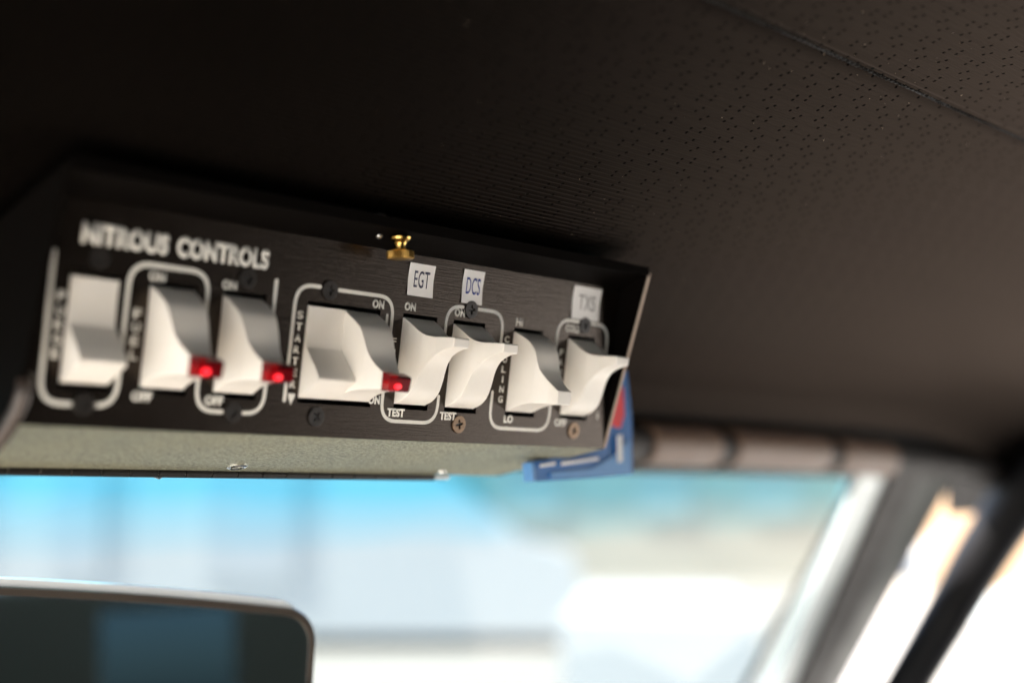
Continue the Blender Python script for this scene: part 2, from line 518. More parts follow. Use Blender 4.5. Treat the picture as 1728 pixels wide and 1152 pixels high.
rear = [p for p in allp if p.x < SEAM - 3] + [Vector((SEAM - 3, zat(SEAM - 3) - 0.1)), Vector((SEAM - 0.6, zat(SEAM - 0.6) - 0.2)), Vector((SEAM + 0.1, zat(SEAM) + 0.6)), Vector((SEAM + 0.2, zat(SEAM) + 4))]
front = [Vector((SEAM - 0.1, zat(SEAM) + 4)), Vector((SEAM + 0.6, zat(SEAM) + 1.4)), Vector((SEAM + 2.2, zat(SEAM + 2.2) + 0.2)), Vector((SEAM + 5, zat(SEAM + 5)))] + [p for p in allp if p.x > SEAM + 6]
HO = 5.0
headliner('headliner', rear, HO - A250)
hf = headliner('headliner', front, HO - A250 + arcs(allp, SEAM) - 3.4)
# stitched cord lying in the seam
bm = bmesh.new()
pts = []
x = 150
while x < 760:
    pts.append(cw(x, SEAM + 0.9 + 0.25 * math.sin(x * 2.2) + random.uniform(-0.15, 0.15), zat(SEAM) + 0.55 + 0.3 * math.sin(x * 2.2 + 1)))
    x += 0.9
tube(bm, pts, [U * (0.55 + 0.2 * math.sin(i * 1.9)) for i in range(len(pts))], 6)
finish('seam_cord', bm, M_black, carr, R(60))
# outer roof skin over the headliner
bm = bmesh.new()
rp = [p for p in allp][::6] + [allp[-1]]
outer = [(p.x, p.y + 14) for p in rp] + [(p.x, p.y + 24) for p in rp[::-1]]
prism(bm, outer, XL - 20, XR + 20, lambda a, u, v: cw(a, u, v))
finish('roof', bm, M_body, carr, R(30))
# side rails of the roof; unseen rear length deepened to cut sky light
for xa, xb in ((XL - 22, XL + 6), (XR - 6, XR + 22)):
    bm = bmesh.new()
    lower = [(p.x, p.y - 38 - 75 * min(1, max(0, (300 - p.x) / 80))) for p in rp] + [(505, -12), (540, -14)]; upper = [(540, 20), (525, 30), (505, 59.5)] + [(p.x, p.y + 13.5) for p in rp[::-1]]
    prism(bm, lower + upper, xa, xb, lambda a, u, v: cw(a, u, v))
    finish('roof_rail', bm, M_black, carr, R(30))
# windscreen header: dark recess, rounded tan pads with dark bands
bm = bmesh.new()
prism(bm, [(471.5, 46), (471.5, 75), (505, 75), (505, 14), (493, 14), (487, 20), (487, 44), (478, 46)], XL, XR, lambda a, u, v: cw(a, u, v))
finish('header_frame', bm, M_black, carr, R(30), 0.0008)
hb = []
cx = lambda px: at(px, 755, 478).x
def padrail(name, x0, x1, rad, mat):
    bm = bmesh.new()
    n = max(2, int((x1 - x0) / 12))
    def c(x):
        k = max(0, (x - 700) / 400.0)
        return cw(x, 482, 30 - 12 * k * k)
    tube(bm, [c(x0 + (x1 - x0) * i / n) for i in range(n + 1)], rad * U, 20)
    return finish(name, bm, mat, carr, R(40))
padrail('header_rail', XL, XR, 10.5, M_greytrim)
for a, b in ((1090, 1202), (1232, 1388), (1412, 1500)):
    padrail('header_pad', cx(a), cx(b), 12.5, M_tan)

# windscreen plane
GY, GZ, GS = 486.0, 17.0, -1.24
def gl(px, py):
    rr = ray(px, py); k = (GZ - GS * GY) / (rr.z - GS * rr.y)
    return rr * k
bm = bmesh.new()
tl = Vector((XL, GY, GZ)); tr_ = gl(1436, 825); tr_ = Vector((tr_.x, GY, GZ))
bl = Vector((XL - 20, GY + 300, GZ + GS * 300))
# right edge follows the pillar
e0 = gl(1434, 830); e1 = gl(1312, 1152); dd = (e1 - e0)
br = e0 + dd * ((bl.z - e0.z) / dd.z); tr_ = e0 + dd * ((GZ - e0.z) / dd.z)
gn = Vector((0, -GS, 1)).normalized()
NXG = 16
for side, off in ((0, 0.0), (1, 4.0)):
    pass
def gp(u, v, off):
    a = tl.lerp(tr_, u); b = bl.lerp(br, u); p = a.lerp(b, v)
    return cw(*(p + Vector((0, 0.78, 0.63)) * off))
q = [[gp(i / NXG, j / 6, 0) for i in range(NXG + 1)] for j in range(7)]
vv = [[bm.verts.new(p) for p in row] for row in q]
for j in range(6):
    for i in range(NXG):
        bm.faces.new((vv[j][i], vv[j][i + 1], vv[j + 1][i + 1], vv[j + 1][i]))
ws = finish('windscreen', bm, M_glass, carr)
# shift its origin to the top edge so the shade band is measured from there
off = cw(0, GY, GZ)
ws.data.transform(Matrix.Translation(-off)); ws.location = off

# pillar members, each a bar running down and forward along the windscreen's side
def pillar(name, top, bot, mat, dy=0.0, depth=14, bev=0.0015, parent=carr):
    """top / bot: photo columns (left, right) of the bar's two ends at rows yt, yb"""
    (a0, a1, yt), (b0, b1, yb) = top, bot
    P = []
    for px, py in ((a0, yt), (a1, yt), (b1, yb), (b0, yb)):
        rr = ray(px, py); k = (GZ - GS * (GY + dy)) / (rr.z - GS * rr.y)
        P.append(rr * k)
    # extend past the frame
    up0, up1 = P[0] + (P[0] - P[3]) * 0.12, P[1] + (P[1] - P[2]) * 0.12
    dn0, dn1 = P[3] + (P[3] - P[0]) * 0.8, P[2] + (P[2] - P[1]) * 0.8
    bm = bmesh.new()
    nrm = Vector((0.35, 0.75, 0.56)) * depth
    fr_ = [up0, up1, dn1, dn0]
    v = [bm.verts.new(cw(*p)) for p in fr_]; w = [bm.verts.new(cw(*(p + nrm))) for p in fr_]
    bm.faces.new(v); bm.faces.new(w[::-1])
    for i in range(4): bm.faces.new((v[i], w[i], w[(i + 1) % 4], v[(i + 1) % 4]))
    return finish(name, bm, mat, parent, R(30), bev, 3)
pillar('glass_seal', (1427, 1431, 835), (1260, 1266, 1152), M_greytrim, 2, 4, 0)
pillar('pillar_panel', (1436, 1492, 838), (1310, 1350, 1152), M_body, 0, 12)
pillar('pillar_trim', (1490, 1536, 838), (1348, 1398, 1152), M_greytrim, -4, 16)
pillar('vent_window_frame', (1534, 1592, 838), (1394, 1424, 1152), M_olive, 2, 10)
# roll bar
P0 = []
for px, py, y in ((1528, 1160, 560), (1598, 1040, 530), (1655, 940, 500), (1715, 850, 470), (1790, 760, 430), (1880, 690, 380)):
    P0.append(at(px, py, y))
P0 = [P0[0] + (P0[0] - P0[1]) * 2.5] + P0
bm = bmesh.new(); tube(bm, [cw(*p) for p in spline(P0, 8)], [(17 + 0.16 * i) * U for i in range(len(spline(P0, 8)))], 20)
finish('roll_bar', bm, M_tube, carr, R(40))
# lower cabin: floor, dashboard, rear bulkhead with its window
bm = bmesh.new(); box(bm, (XL, -1250, -850), (XR, 950, -830), cw); finish('floor', bm, M_carpet, carr)
bm = bmesh.new(); prism(bm, [(870, -330), (900, -322), (1500, -345), (2000, -420), (2000, -440), (1500, -365), (900, -345)], XL, XR, lambda a, u, v: cw(a, u, v)); finish('bounce_hood', bm, M_body, carr, R(30), 0.004)  # unseen hood added to bounce sun up at header and headliner
bm = bmesh.new(); prism(bm, [(620, -829), (560, -420), (600, -345), (860, -330), (950, -829)], XL, XR, lambda a, u, v: cw(a, u, v)); finish('dashboard', bm, M_black, carr, R(30), 0.01)
bm = bmesh.new()
for c0, c1 in (((XL, -1250, -829), (XR, -1230, -179)), ((XL, -1250, -179), (245, -1230, 140)), ((445, -1250, -179), (XR, -1230, 140)), ((245, -1250, 90), (445, -1230, 140))):
    box(bm, c0, c1, cw)
finish('rear_bulkhead', bm, simple('dark_teal_trim', (0.17, 0.21, 0.20), 0.7), carr)
t = NT('tinted_rear_glass'); tr = t.new('ShaderNodeBsdfTransparent'); tr.inputs[0].default_value = (0.13, 0.17, 0.20, 1); t.l.new(tr.outputs[0], t.out.inputs[0])
bm = bmesh.new(); box(bm, (245, -1242, -179), (445, -1238, 90), cw); finish('rear_window', bm, t.m, carr)

for x0_ in (XL, XR - 14):
    bm = bmesh.new(); box(bm, (x0_, -1229, -829), (x0_ + 14, QY, 138), cw); finish('light_block_panel', bm, M_black, carr, R(30), 0.004)  # unseen dark panels added to darken reflections in the face plate
def added_seat(x0_, x1_, mat, dx=0):
    bm = bmesh.new(); prism(bm, [(-420, -828), (-430, -560), (-400, -520), (0, -500), (140, -480), (190, -520), (190, -828)], x0_, x1_, lambda a, u, v: cw(a, u, v))
    st = finish('added_seat', bm, mat, carr, R(30), 0.02, 3)
    bm = bmesh.new(); prism(bm, [(-425, -519), (-470, -200), (-480, -130), (-540, -120), (-580, -200), (-520, -560), (-432, -560)], x0_ + 10, x1_ - 10, lambda a, u, v: cw(a, u, v))
    finish('backrest', bm, M_greytrim if mat is M_cream else mat, st, R(30), 0.02, 3)  # backrest kept dark to cut frontal light on the switches
added_seat(-310, 330, M_cream)  # unseen cream seat added to bounce warm light onto the rockers
added_seat(500, 1090, M_black)  # unseen dark seat added to keep headliner reflections dark

# ------------------------------------------------------------------ the switch console (local frame: x along the panel, y up it, z out of it)
Rw = Matrix(((1, 0, 0), (0, -0.147209, -0.989105), (0, 0.989105, -0.147209)))
ORG = Vector((282.923, 348.380, 45.6285))
Mc = Rw.to_4x4(); Mc.translation = W(ORG)
con = tag(empty('switch_console', mat=Mc), 'black overhead console with a row of nine ivory rocker switches and white printed lettering', 'switch console')
def L(x, y, z): return Vector((x, y, z)) * U
def fromw(p): return Rw.transposed() @ (Vector(p) - ORG)

XA, XB = -93.0, 154.0
SW = [-82.4, -57.3, -32.2, 0.0, 14.72, 40.8, 64.7, 95.8, 126.2]
SWW = 14.5
# face plate with a real opening for every switch (flat curve with holes, then extruded)
def flat(name, outlines, thick, mat, z0, parent, bev=0.0):
    cu = bpy.data.curves.new(name, 'CURVE'); cu.dimensions = '2D'; cu.fill_mode = 'BOTH'
    for o_ in outlines:
        s_ = cu.splines.new('POLY'); s_.points.add(len(o_) - 1)
        for p, (x_, y_) in zip(s_.points, o_): p.co = (x_ * U, y_ * U, 0, 1)
        s_.use_cyclic_u = True
    cu.extrude = thick * U / 2
    cu.bevel_depth = bev * U
    tmp = bpy.data.objects.new('tmp', cu)
    sc.collection.objects.link(tmp)
    dg = bpy.context.evaluated_depsgraph_get(); dg.update()
    me = bpy.data.meshes.new_from_object(tmp.evaluated_get(dg))
    bpy.data.objects.remove(tmp)
    me.transform(Matrix.Translation((0, 0, (z0 + thick / 2) * U)))
    me.name = name; me.materials.clear(); me.materials.append(mat)
    return link(bpy.data.objects.new(name, me), parent)
def rect(x0, y0, x1, y1): return [(x0, y0), (x1, y0), (x1, y1), (x0, y1)]
wins = [rect(a - 0.3, -16.2, a + 15.6, 16.0) for a in SW if a not in (0.0, 14.72)] + [rect(-0.3, -16.2, 30.2, 16.0)]
face = flat('face_plate', [rect(XA, -26.6, XB, 36.0)] + wins, 2.0, M_face, -2.0, con)
# wells behind the openings
for k, wi in enumerate(wins):
    bm = bmesh.new()
    x0, y0, x1, y1 = wi[0][0], wi[0][1], wi[2][0], wi[2][1]
    box(bm, (x0 - 1, y0 - 1, -14), (x1 + 1, y1 + 1, -13), L)
    for c0, c1 in (((x0 - 1, y0 - 1, -13), (x0, y1 + 1, -2.05)), ((x1, y0 - 1, -13), (x1 + 1, y1 + 1, -2.05)), ((x0, y0 - 1, -13), (x1, y0, -2.05)), ((x0, y1, -13), (x1, y1 + 1, -2.05))):
        box(bm, c0, c1, L)
    finish('switch_well', bm, M_well, con)
# housing shell: side cheeks, lip, underside, back
hl = fromw((0, 410, 9.2)); hb_ = fromw((0, 428, 56))
lip = (43.3, 12.6)
def yz(prof, x0, x1, mat, name, bev=0.25):
    bm = bmesh.new(); prism(bm, prof, x0, x1, lambda a, u, v: L(a, u, v))
    return finish(name, bm, mat, con, R(30), bev * U, 2)
side = [(-26.7, -0.6), (lip[0], lip[1]), (hb_.y, hb_.z), (hl.y, hl.z)]
yz(side, XB + 0.01, XB + 1.7, M_shell, 'side_cheek')
yz(side, XA - 1.7, XA - 0.01, M_shell, 'side_cheek')
yz([(-26.4, -0.45), (lip[0] - 0.2, lip[1] + 0.12), (lip[0] - 0.15, lip[1] + 0.42), (-26.4, -0.1)], XB + 0.2, XB + 1.5, M_edge, 'cheek_edge', 0.08)  # bare edge, its lighter tan also painting in the rim highlight
yz([(-26.4, -0.45), (lip[0] - 0.2, lip[1] + 0.12), (lip[0] - 0.15, lip[1] + 0.42), (-26.4, -0.1)], XA - 1.3, XA - 0.4, M_shell, 'cheek_edge', 0.08)
tn = (Vector((lip[0] - 36.1, lip[1]))).normalized()
yz([(36.05, -0.2), (lip[0], lip[1]), (lip[0] + 1.6, lip[1] - 0.5), (hb_.y + 1.2, hb_.z), (hb_.y - 0.6, hb_.z + 0.2), (37.2, -2.2)], XA, XB, M_shell, 'top_lip', 0.3)
yz([(lip[0] - 1.2, lip[1] + 0.3), (lip[0] - 1.4, lip[1] + 1.3), (lip[0] + 2.2, lip[1] + 0.4), (lip[0] + 2.2, lip[1] - 0.7), (lip[0] + 1.7, lip[1] - 0.7)], XA, XB, M_shell, 'lip_edge', 0.3)
yz([(-26.7, -0.1), (-26.7, -2.4), (hl.y + 1.2, hl.z), (hl.y, hl.z)], XA, XB, M_under, 'underside_plate', 0.15)
yz([(hl.y + 1.3, hl.z + 0.4), (hb_.y - 0.7, hb_.z + 0.4), (hb_.y - 0.7, hb_.z - 1), (hl.y + 1.3, hl.z - 1)], XA, XB, M_shell, 'back_plate', 0.1)

# --- rocker switches
def sm(pts, n=5): return [tuple(p) for p in spline([Vector(p) for p in pts], n)]
def interp(tab, v):
    for (a, b), (c, d) in zip(tab, tab[1:]):
        if a <= v <= c: return b + (d - b) * (v - a) / (c - a) if c > a else b
    return tab[-1][1] if v > tab[-1][0] else tab[0][1]
INS_DOWN = [(-9, 0), (3, 0.0), (6, 0.2), (8, 0.45), (11, 1.0), (14, 2.1), (16.5, 3.2), (18, 3.5), (30, 3.6)]
INS_UP = [(-9, 0), (3, 0.1), (6, 0.55), (8.5, 1.2), (11, 2.4), (13.5, 3.2), (17, 3.6), (30, 3.9)]
LEVERS = {   # measured outlines (height above the panel, y) of the lower and the upper face of the lever
    'down_lit': (INS_DOWN, 1.07, [(0, -14.5), (3.9, -12.0), (9.5, -10.4), (16.5, -9.6), (21.8, -9.3)],
                 [(0, 14.5), (3.8, 12.6), (8.2, 9.8), (10.6, 6.6), (12.5, 3.3), (14.8, 0.5), (18.4, -2.1), (21.8, -3.8)]),
    'down': (INS_DOWN, 0.87, [(0, -14.5), (4.2, -12.4), (9.5, -10.9), (14.5, -10.3), (19.6, -10.0), (23.3, -9.9)],
             [(0, 14.7), (4.6, 13.2), (8.6, 10.9), (11.2, 8.0), (12.6, 4.6), (14.2, 1.9), (17.4, -0.8), (21.2, -3.3), (23.3, -4.6)]),
    'up': (INS_UP, 1.03, [(0, -14.4), (4.3, -12.2), (7.6, -9.2), (9.6, -5.6), (11.4, -2.2), (14.2, 1.0), (18.0, 3.8), (22.0, 5.7), (24.6, 6.4)],
           [(0, 14.7), (4.0, 12.8), (7.4, 11.0), (10.6, 9.8), (15.2, 9.35), (20.4, 9.6), (24.6, 9.75)])}
def rocker(x0, kind, label=None, width=SWW, jit=0.0):
    bm = bmesh.new()
    if kind == 'flat':      # pressed at the top: dished face, ridge low down
        out = sm([(-14.5, 0.0), (-11.5, 4.6), (-8.9, 8.0)], 4) + [(-8.3, 8.7), (-7.7, 8.8), (-7.0, 8.5)] + sm([(-4.2, 6.4), (-1.2, 3.6), (1.7, 0.9)], 4) + [(8, 0.45), (14.5, 0.5)]
        base = [(14.6, -0.6), (13.5, -5), (0, -9), (-13.6, -5), (-14.6, -0.6)]
        prism(bm, out + base, x0, x0 + width, lambda a, u, v: L(a, u, v))
        es = [e for e in bm.edges if len(e.link_faces) == 2 and e.calc_face_angle(0) > R(60)]
        bmesh.ops.bevel(bm, geom=es, offset=0.3 * U, segments=3, profile=0.5, affect='EDGES', clamp_overlap=True)
    else:
        ins, k_, lo, hi = LEVERS[kind]
        dense_ = lambda tab: [tuple(p) for p in spline([Vector(p) for p in tab], 8)]
        lo, hi = dense_(lo), dense_(hi)
        dm = min(lo[-1][0], hi[-1][0])
        def true_d(m_):
            a, b = 0.0, m_
            for _ in range(40):
                c = (a + b) / 2
                if c + k_ * interp(ins, c) < m_: a = c
                else: b = c
            return (a + b) / 2
        levels = [(-6.0, -12.8, 12.8, 0.3), (-3.0, -14.3, 14.3, 0.1), (-0.4, -14.5, 14.6, 0.0)]
        NL = 34
        for q_ in range(NL + 1):
            m_ = dm * q_ / NL
            d_ = true_d(m_)
            levels.append((d_, interp(lo, m_), interp(hi, m_), interp(ins, d_)))
        if kind != 'down_lit':       # rounded tip
            d_, a_, b_, i_ = levels[-1]
            for t_ in (0.25, 0.5, 0.75, 0.93):
                sh = 0.75 * (1 - math.sqrt(1 - t_ * t_))
                levels.append((d_ + 0.7 * t_, a_ + sh, b_ - sh, i_ + sh * 0.6))
        rings = []
        for d_, a_, b_, i_ in levels:
            xa_, xb_ = x0 + i_, x0 + width - i_
            r_ = min(0.34, (b_ - a_) * 0.3)
            ring = []
            for cx_, cy_, a0 in ((xb_ - r_, b_ - r_, 0), (xa_ + r_, b_ - r_, 90), (xa_ + r_, a_ + r_, 180), (xb_ - r_, a_ + r_, 270)):
                for q_ in range(4):
                    an = R(a0 + 30 * q_)
                    ring.append(bm.verts.new(L(cx_ + r_ * math.cos(an), cy_ + r_ * math.sin(an), d_)))
            rings.append(ring)
        n_ = len(rings[0])
        for a, b in zip(rings, rings[1:]):
            for q_ in range(n_): bm.faces.new((a[q_], a[(q_ + 1) % n_], b[(q_ + 1) % n_], b[q_]))
        bm.faces.new(rings[0][::-1]); bm.faces.new(rings[-1])
    o_ = finish('rocker_switch', bm, M_ivory, con, R(44))
    if label: o_['label'] = label
    if kind == 'down_lit':
        # lens caps the lever's end: chunky red block with a glowing core
        d0 = levels[-1][0]
        bm = bmesh.new()
        prism(bm, [(-9.6, d0 + 0.02), (-9.4, d0 + 2.8), (-8.9, d0 + 3.4), (-5.2, d0 + 3.9), (-4.5, d0 + 3.4), (-3.6, d0 + 0.02)], x0 + 3.1, x0 + width - 2.4, lambda a, u, v: L(a, u, v))
        ln = finish('indicator_lens', bm, M_lens, o_, R(40), 0.4 * U, 3)
        ln['label'] = 'red translucent lens at the lever tip'
        bm = bmesh.new()
        Ml = Matrix.Translation(L(x0 + width * 0.45 + jit, -7.5, d0 + 1.35)) @ Matrix.Diagonal((1.15, 0.72, 1, 1))
        lathe(bm, [(0, -1.2 * U), (1.9 * U, -1.2 * U), (1.9 * U, 1.6 * U), (1.5 * U, 2.2 * U), (0, 2.5 * U)], Ml, 20)
        finish('indicator_lamp', bm, M_glow, o_, R(40))
    return o_
rocker(SW[0], 'flat', 'rocker pressed flat at the top, leftmost switch')
rocker(SW[1], 'down_lit', 'lever rocker pointing down with a red lit tip, second from the left')
rocker(SW[2], 'down_lit', 'lever rocker pointing down with a red lit tip, third from the left')
rocker(SW[3], 'flat', 'flat rocker beside the word STARTER', 14.68)
rocker(SW[4], 'down_lit', 'lever rocker with a red lit tip touching the flat starter rocker', SWW, 0.4)
rocker(SW[5], 'up', 'lever rocker pointing up under the EGT sticker')
rocker(SW[6], 'up', 'lever rocker pointing up under the DCS sticker')
rocker(SW[7], 'down', 'lever rocker pointing down without a red tip, beside COOLING')
rocker(SW[8], 'up', 'lever rocker pointing up at the right end of the panel')

# --- Phillips screws
def cross_outline(a, b):
    return [(-a, -b), (-b, -b), (-b, -a), (b, -a), (b, -b), (a, -b), (a, b), (b, b), (b, a), (-b, a), (-b, b), (-a, b)]
def screw(x, y, mat, rot, r=3.0, z0=0.0, parent=con, lab=None):
    n = 32
    ring = [(x + r * math.cos(2 * math.pi * k / n), y + r * math.sin(2 * math.pi * k / n)) for k in range(n)]
    cr = []
    for a, b in cross_outline(r * 0.60, r * 0.17):
        cr.append((x + a * math.cos(rot) - b * math.sin(rot), y + a * math.sin(rot) + b * math.cos(rot)))
    o_ = flat('screw', [ring, cr], 0.35, mat, z0 + 0.12, parent, 0.12)
    bm = bmesh.new(); Mx = Matrix.Translation(L(x, y, z0))
    lathe(bm, [(0, -0.5 * U), (r * 0.8 * U, -0.5 * U), (r * 0.8 * U, 0.1 * U), (0, 0.1 * U)], Mx, 24)
    finish('recess', bm, M_well, o_)
    if lab: o_['label'] = lab
    return o_
sx = [(-74.7, 7.7), (-24.5, 5.0), (7.7, 0.0), (72.1, 0.1), (134.6, 0.4)]
for i, (x, rr) in enumerate(sx):
    screw(x, 20.2, M_screw, rr)
    if i >= 3: screw(x, -20.2, M_screw2, 0.35 + i, lab='bronze coloured screw, the black worn off it')
    else: screw(x, -20.2, M_screw, 0.5 + i)

# --- printed brackets
LW = 1.25
def ribbon(pts, w=LW, z=0.06):
    """rounded-corner line of constant width; pts are (x, y, corner radius)"""
    path = []
    n = len(pts)
    for i, (x, y, rad) in enumerate(pts):
        p = Vector((x, y))
        if i in (0, n - 1) or rad == 0: path.append(p); continue
        a = (Vector(pts[i - 1][:2]) - p).normalized(); b = (Vector(pts[i + 1][:2]) - p).normalized()
        p0, p1 = p + a * rad, p + b * rad
        for k in range(9):
            t_ = k / 8; path.append(p0 * (1 - t_) ** 2 + 2 * p * t_ * (1 - t_) * 0.98 + p * 0.04 * t_ * (1 - t_) + p1 * t_ ** 2)
    Lf, Rt = [], []
    for i, p in enumerate(path):
        d_ = (path[min(i + 1, len(path) - 1)] - path[max(i - 1, 0)]).normalized()
        nn = Vector((-d_.y, d_.x)) * w / 2
        Lf.append(p + nn); Rt.append(p - nn)
    d0 = (path[1] - path[0]).normalized(); d1 = (path[-1] - path[-2]).normalized()
    def cap(c, d_, sgn):
        s_ = math.atan2(d_.y, d_.x)
        return [c + Vector((math.cos(s_ + math.pi / 2 - sgn * math.pi * k / 6), math.sin(s_ + math.pi / 2 - sgn * math.pi * k / 6))) * w / 2 for k in range(1, 6)]
    out = Lf + cap(path[-1], d1, 1) + Rt[::-1] + cap(path[0], -d0, 1)
    return [(p.x, p.y) for p in out]
def line(*pts, w=LW):
    return flat('printed_line', [ribbon(pts, w)], 0.08, M_print, 0.02, con)
K = 6.5
line((-88.3, 20.4, 0), (-88.0, -20.4, K), (-78.6, -20.4, 0), w=1.4)
line((-71.0, -20.4, 0), (-64.6, -20.4, K), (-64.6, 20.3, K), (-38.0, 20.3, K), (-38.0, 5, 0), w=1.4)
line((-38.0, -11, 0), (-38.0, -20.3, K), (-28.4, -20.3, 0))
line((-20.6, -20.3, 0), (-13.3, -20.3, K), (-13.3, -11, 0))
line((-13.5, 20.8, 0), (-13.5, 4, 0))
line((-5.5, -15.6, 0), (-5.5, 20.8, K), (3.8, 20.8, 0))
line((11.7, 20.6, 0), (35.6, 20.6, K), (35.6, 4, 0))
line((33.3, 14.6, 0), (33.3, 8.0, 0), w=1.0)
line((35.2, -11, 0), (35.2, -20.3, K), (61.0, -20.3, K), (61.0, -11, 0))
line((60.7, 6, 0), (60.7, 20.7, K), (68.2, 20.7, 0))
line((76.0, 20.7, 0), (89.2, 20.7, K), (89.2, 5, 0))
line((87.6, -8, 0), (87.6, -20.8, K), (119.8, -20.8, K), (119.8, -8, 0))
line((119.4, 5, 0), (119.4, 21.3, K), (131.0, 21.3, 0))
line((138.2, 21.3, 0), (149.0, 21.3, K), (149.0, 8, 0))

# --- lettering
def text(word, x0, x1, y0, y1, mat=M_print, bold=0.05, z=0.02, th=0.09, name='lettering', parent=con, rot=0.0):
    cu = bpy.data.curves.new('t', 'FONT'); cu.body = word; cu.size = 1.0; cu.offset = bold; cu.resolution_u = 6
    cu.space_character = 1.08
    tmp = bpy.data.objects.new('t', cu); sc.collection.objects.link(tmp)
    dg = bpy.context.evaluated_depsgraph_get(); dg.update()
    me = bpy.data.meshes.new_from_object(tmp.evaluated_get(dg))
    bpy.data.objects.remove(tmp)
    xs_ = [v.co.x for v in me.vertices]; ys_ = [v.co.y for v in me.vertices]
    ax0, ax1, ay0, ay1 = min(xs_), max(xs_), min(ys_), max(ys_)
    cxm, cym = (x0 + x1) / 2, (y0 + y1) / 2
    for v in me.vertices:
        X_ = x0 + (v.co.x - ax0) / (ax1 - ax0) * (x1 - x0); Y_ = y0 + (v.co.y - ay0) / (ay1 - ay0) * (y1 - y0)
        if rot:
            dx_, dy_ = X_ - cxm, Y_ - cym
            X_, Y_ = cxm + dx_ * math.cos(rot) - dy_ * math.sin(rot), cym + dx_ * math.sin(rot) + dy_ * math.cos(rot)
        v.co = Vector((X_, Y_, z)) * U
    bm = bmesh.new(); bm.from_mesh(me)
    ext = bmesh.ops.extrude_face_region(bm, geom=bm.faces[:])
    for g in ext['geom']:
        if isinstance(g, bmesh.types.BMVert): g.co.z += th * U
    o_ = finish(name, bm, mat, parent)
    bpy.data.meshes.remove(me)
    return o_
text('NITROUS', -80.8, -53.0, 23.6, 29.7, bold=0.058)
text('CONTROLS', -50.2, -17.2, 23.6, 29.8, bold=0.058)
H2 = 1.45
def word(w, cx_, cy_, wd): return text(w, cx_ - wd / 2, cx_ + wd / 2, cy_ - H2, cy_ + H2)
word('ON', -55.6, 17.3, 5.2); word('ON', -30.6, 17.6, 5.2)
word('OFF', -56.4, -17.1, 6.6); word('OFF', -31.6, -17.0, 6.6)
word('ON', 28.9, 17.8, 5.1); word('ON', 31.6, -13.6, 5.1)
word('ON', 43.2, 18.4, 5.1); word('ON', 66.9, 18.6, 5.1)
word('TEST', 41.9, -17.4, 7.9); word('TEST', 66.5, -17.5, 7.9)
word('HI', 97.8, 18.2, 3.6); word('LO', 97.5, -17.3, 4.8)
word('COIN', 128.0, 18.5, 8.0) if False else word('COLD', 128.0, 18.4, 8.4)
word('OFF', 126.6, -17.4, 6.8); text('I', 147.8, 148.6, -15.1, -12.2)
def column(w, x, ytop, pitch, hh=1.25, ww=1.15):
    out = []
    for i, ch in enumerate(w):
        y = ytop - i * pitch
        k = 0.32 if ch == 'I' else 1.0
        out.append(text(ch, x - ww * k, x + ww * k, y - hh, y + hh, bold=0.03))
    # one mesh per word
    bm = bmesh.new()
    for o_ in out: bm.from_mesh(o_.data)
    for o_ in out: bpy.data.objects.remove(o_)
    return finish('lettering', bm, M_print, con)
column('PURGE', -84.6, 8.8, 3.9, 1.4, 1.3)
column('FUEL', -60.7, 6.2, 3.9, 1.4, 1.3)
column('STARTER', -2.9, 11.3, 3.62)
flat('printed_arrow', [[(-4.3, -13.4), (-1.5, -13.4), (-1.7, -14.6), (-2.9, -17.0), (-4.1, -14.6)]], 0.08, M_print, 0.02, con)
column('FUEL', 37.4, 6.2, 3.8)
column('COOLING', 92.2, 11.4, 3.62)
column('FAN', 122.9, 9.0, 3.7)

# --- brass thumbscrew through the lip
bm = bmesh.new()
axis = Vector((0, -math.cos(R(30)), math.sin(R(30)) * 0.0 + 0.28)).normalized()
bx_, by_, bz_ = 27.6, 40.4, 8.4
Mt = Matrix.Translation(L(bx_, by_, bz_)) @ Vector((0.04, -0.985, 0.12)).to_track_quat('Z', 'Y').to_matrix().to_4x4()
ts = None
lathe(bm, [(0, 0), (3.3 * U, 0), (3.6 * U, 0.5 * U), (3.4 * U, 1.2 * U), (2.2 * U, 1.9 * U), (1.8 * U, 3.0 * U), (1.9 * U, 4.4 * U), (2.6 * U, 4.9 * U), (0, 5.0 * U)], Mt, 36)
ts = finish('thumb_screw', bm, M_brass, con, R(40))
ts['label'] = 'polished brass thumb screw under the top lip'
bm = bmesh.new()
n = 64; rings = []
for h_, rk in ((4.85, 3.9), (5.2, 4.35), (7.1, 4.35), (7.5, 3.9)):
    rings.append([bm.verts.new(Mt @ Vector(((rk + (0.16 if k % 2 else -0.12)) * U * math.cos(2 * math.pi * k / n), (rk + (0.16 if k % 2 else -0.12)) * U * math.sin(2 * math.pi * k / n), h_ * U))) for k in range(n)])
for a, b in zip(rings, rings[1:]):
    for k in range(n): bm.faces.new((a[k], b[k], b[(k + 1) % n], a[(k + 1) % n]))
bm.faces.new(rings[0]); bm.faces.new(rings[-1][::-1])
finish('knurled_head', bm, M_brass_k, ts, R(20))
# small bright rivet beside it
bm = bmesh.new()
lathe(bm, [(0, 0), (1.1 * U, 0), (0.9 * U, 0.5 * U), (0, 0.8 * U)], Matrix.Translation(L(19.5, 39.2, 7.5)) @ Vector((0, -0.85, 0.5)).to_track_quat('Z', 'Y').to_matrix().to_4x4(), 16)
finish('rivet', bm, M_steel, con, R(40))
bm = bmesh.new()
lathe(bm, [(0, 0), (2.6 * U, 0), (2.0 * U, 0.8 * U), (0, 1.3 * U)], Matrix.Translation(L(17.0, 45.2, 9.5)) @ Vector((0, 1, 0)).to_track_quat('Z', 'Y').to_matrix().to_4x4(), 20)
finish('rivet', bm, M_steel, con, R(40))

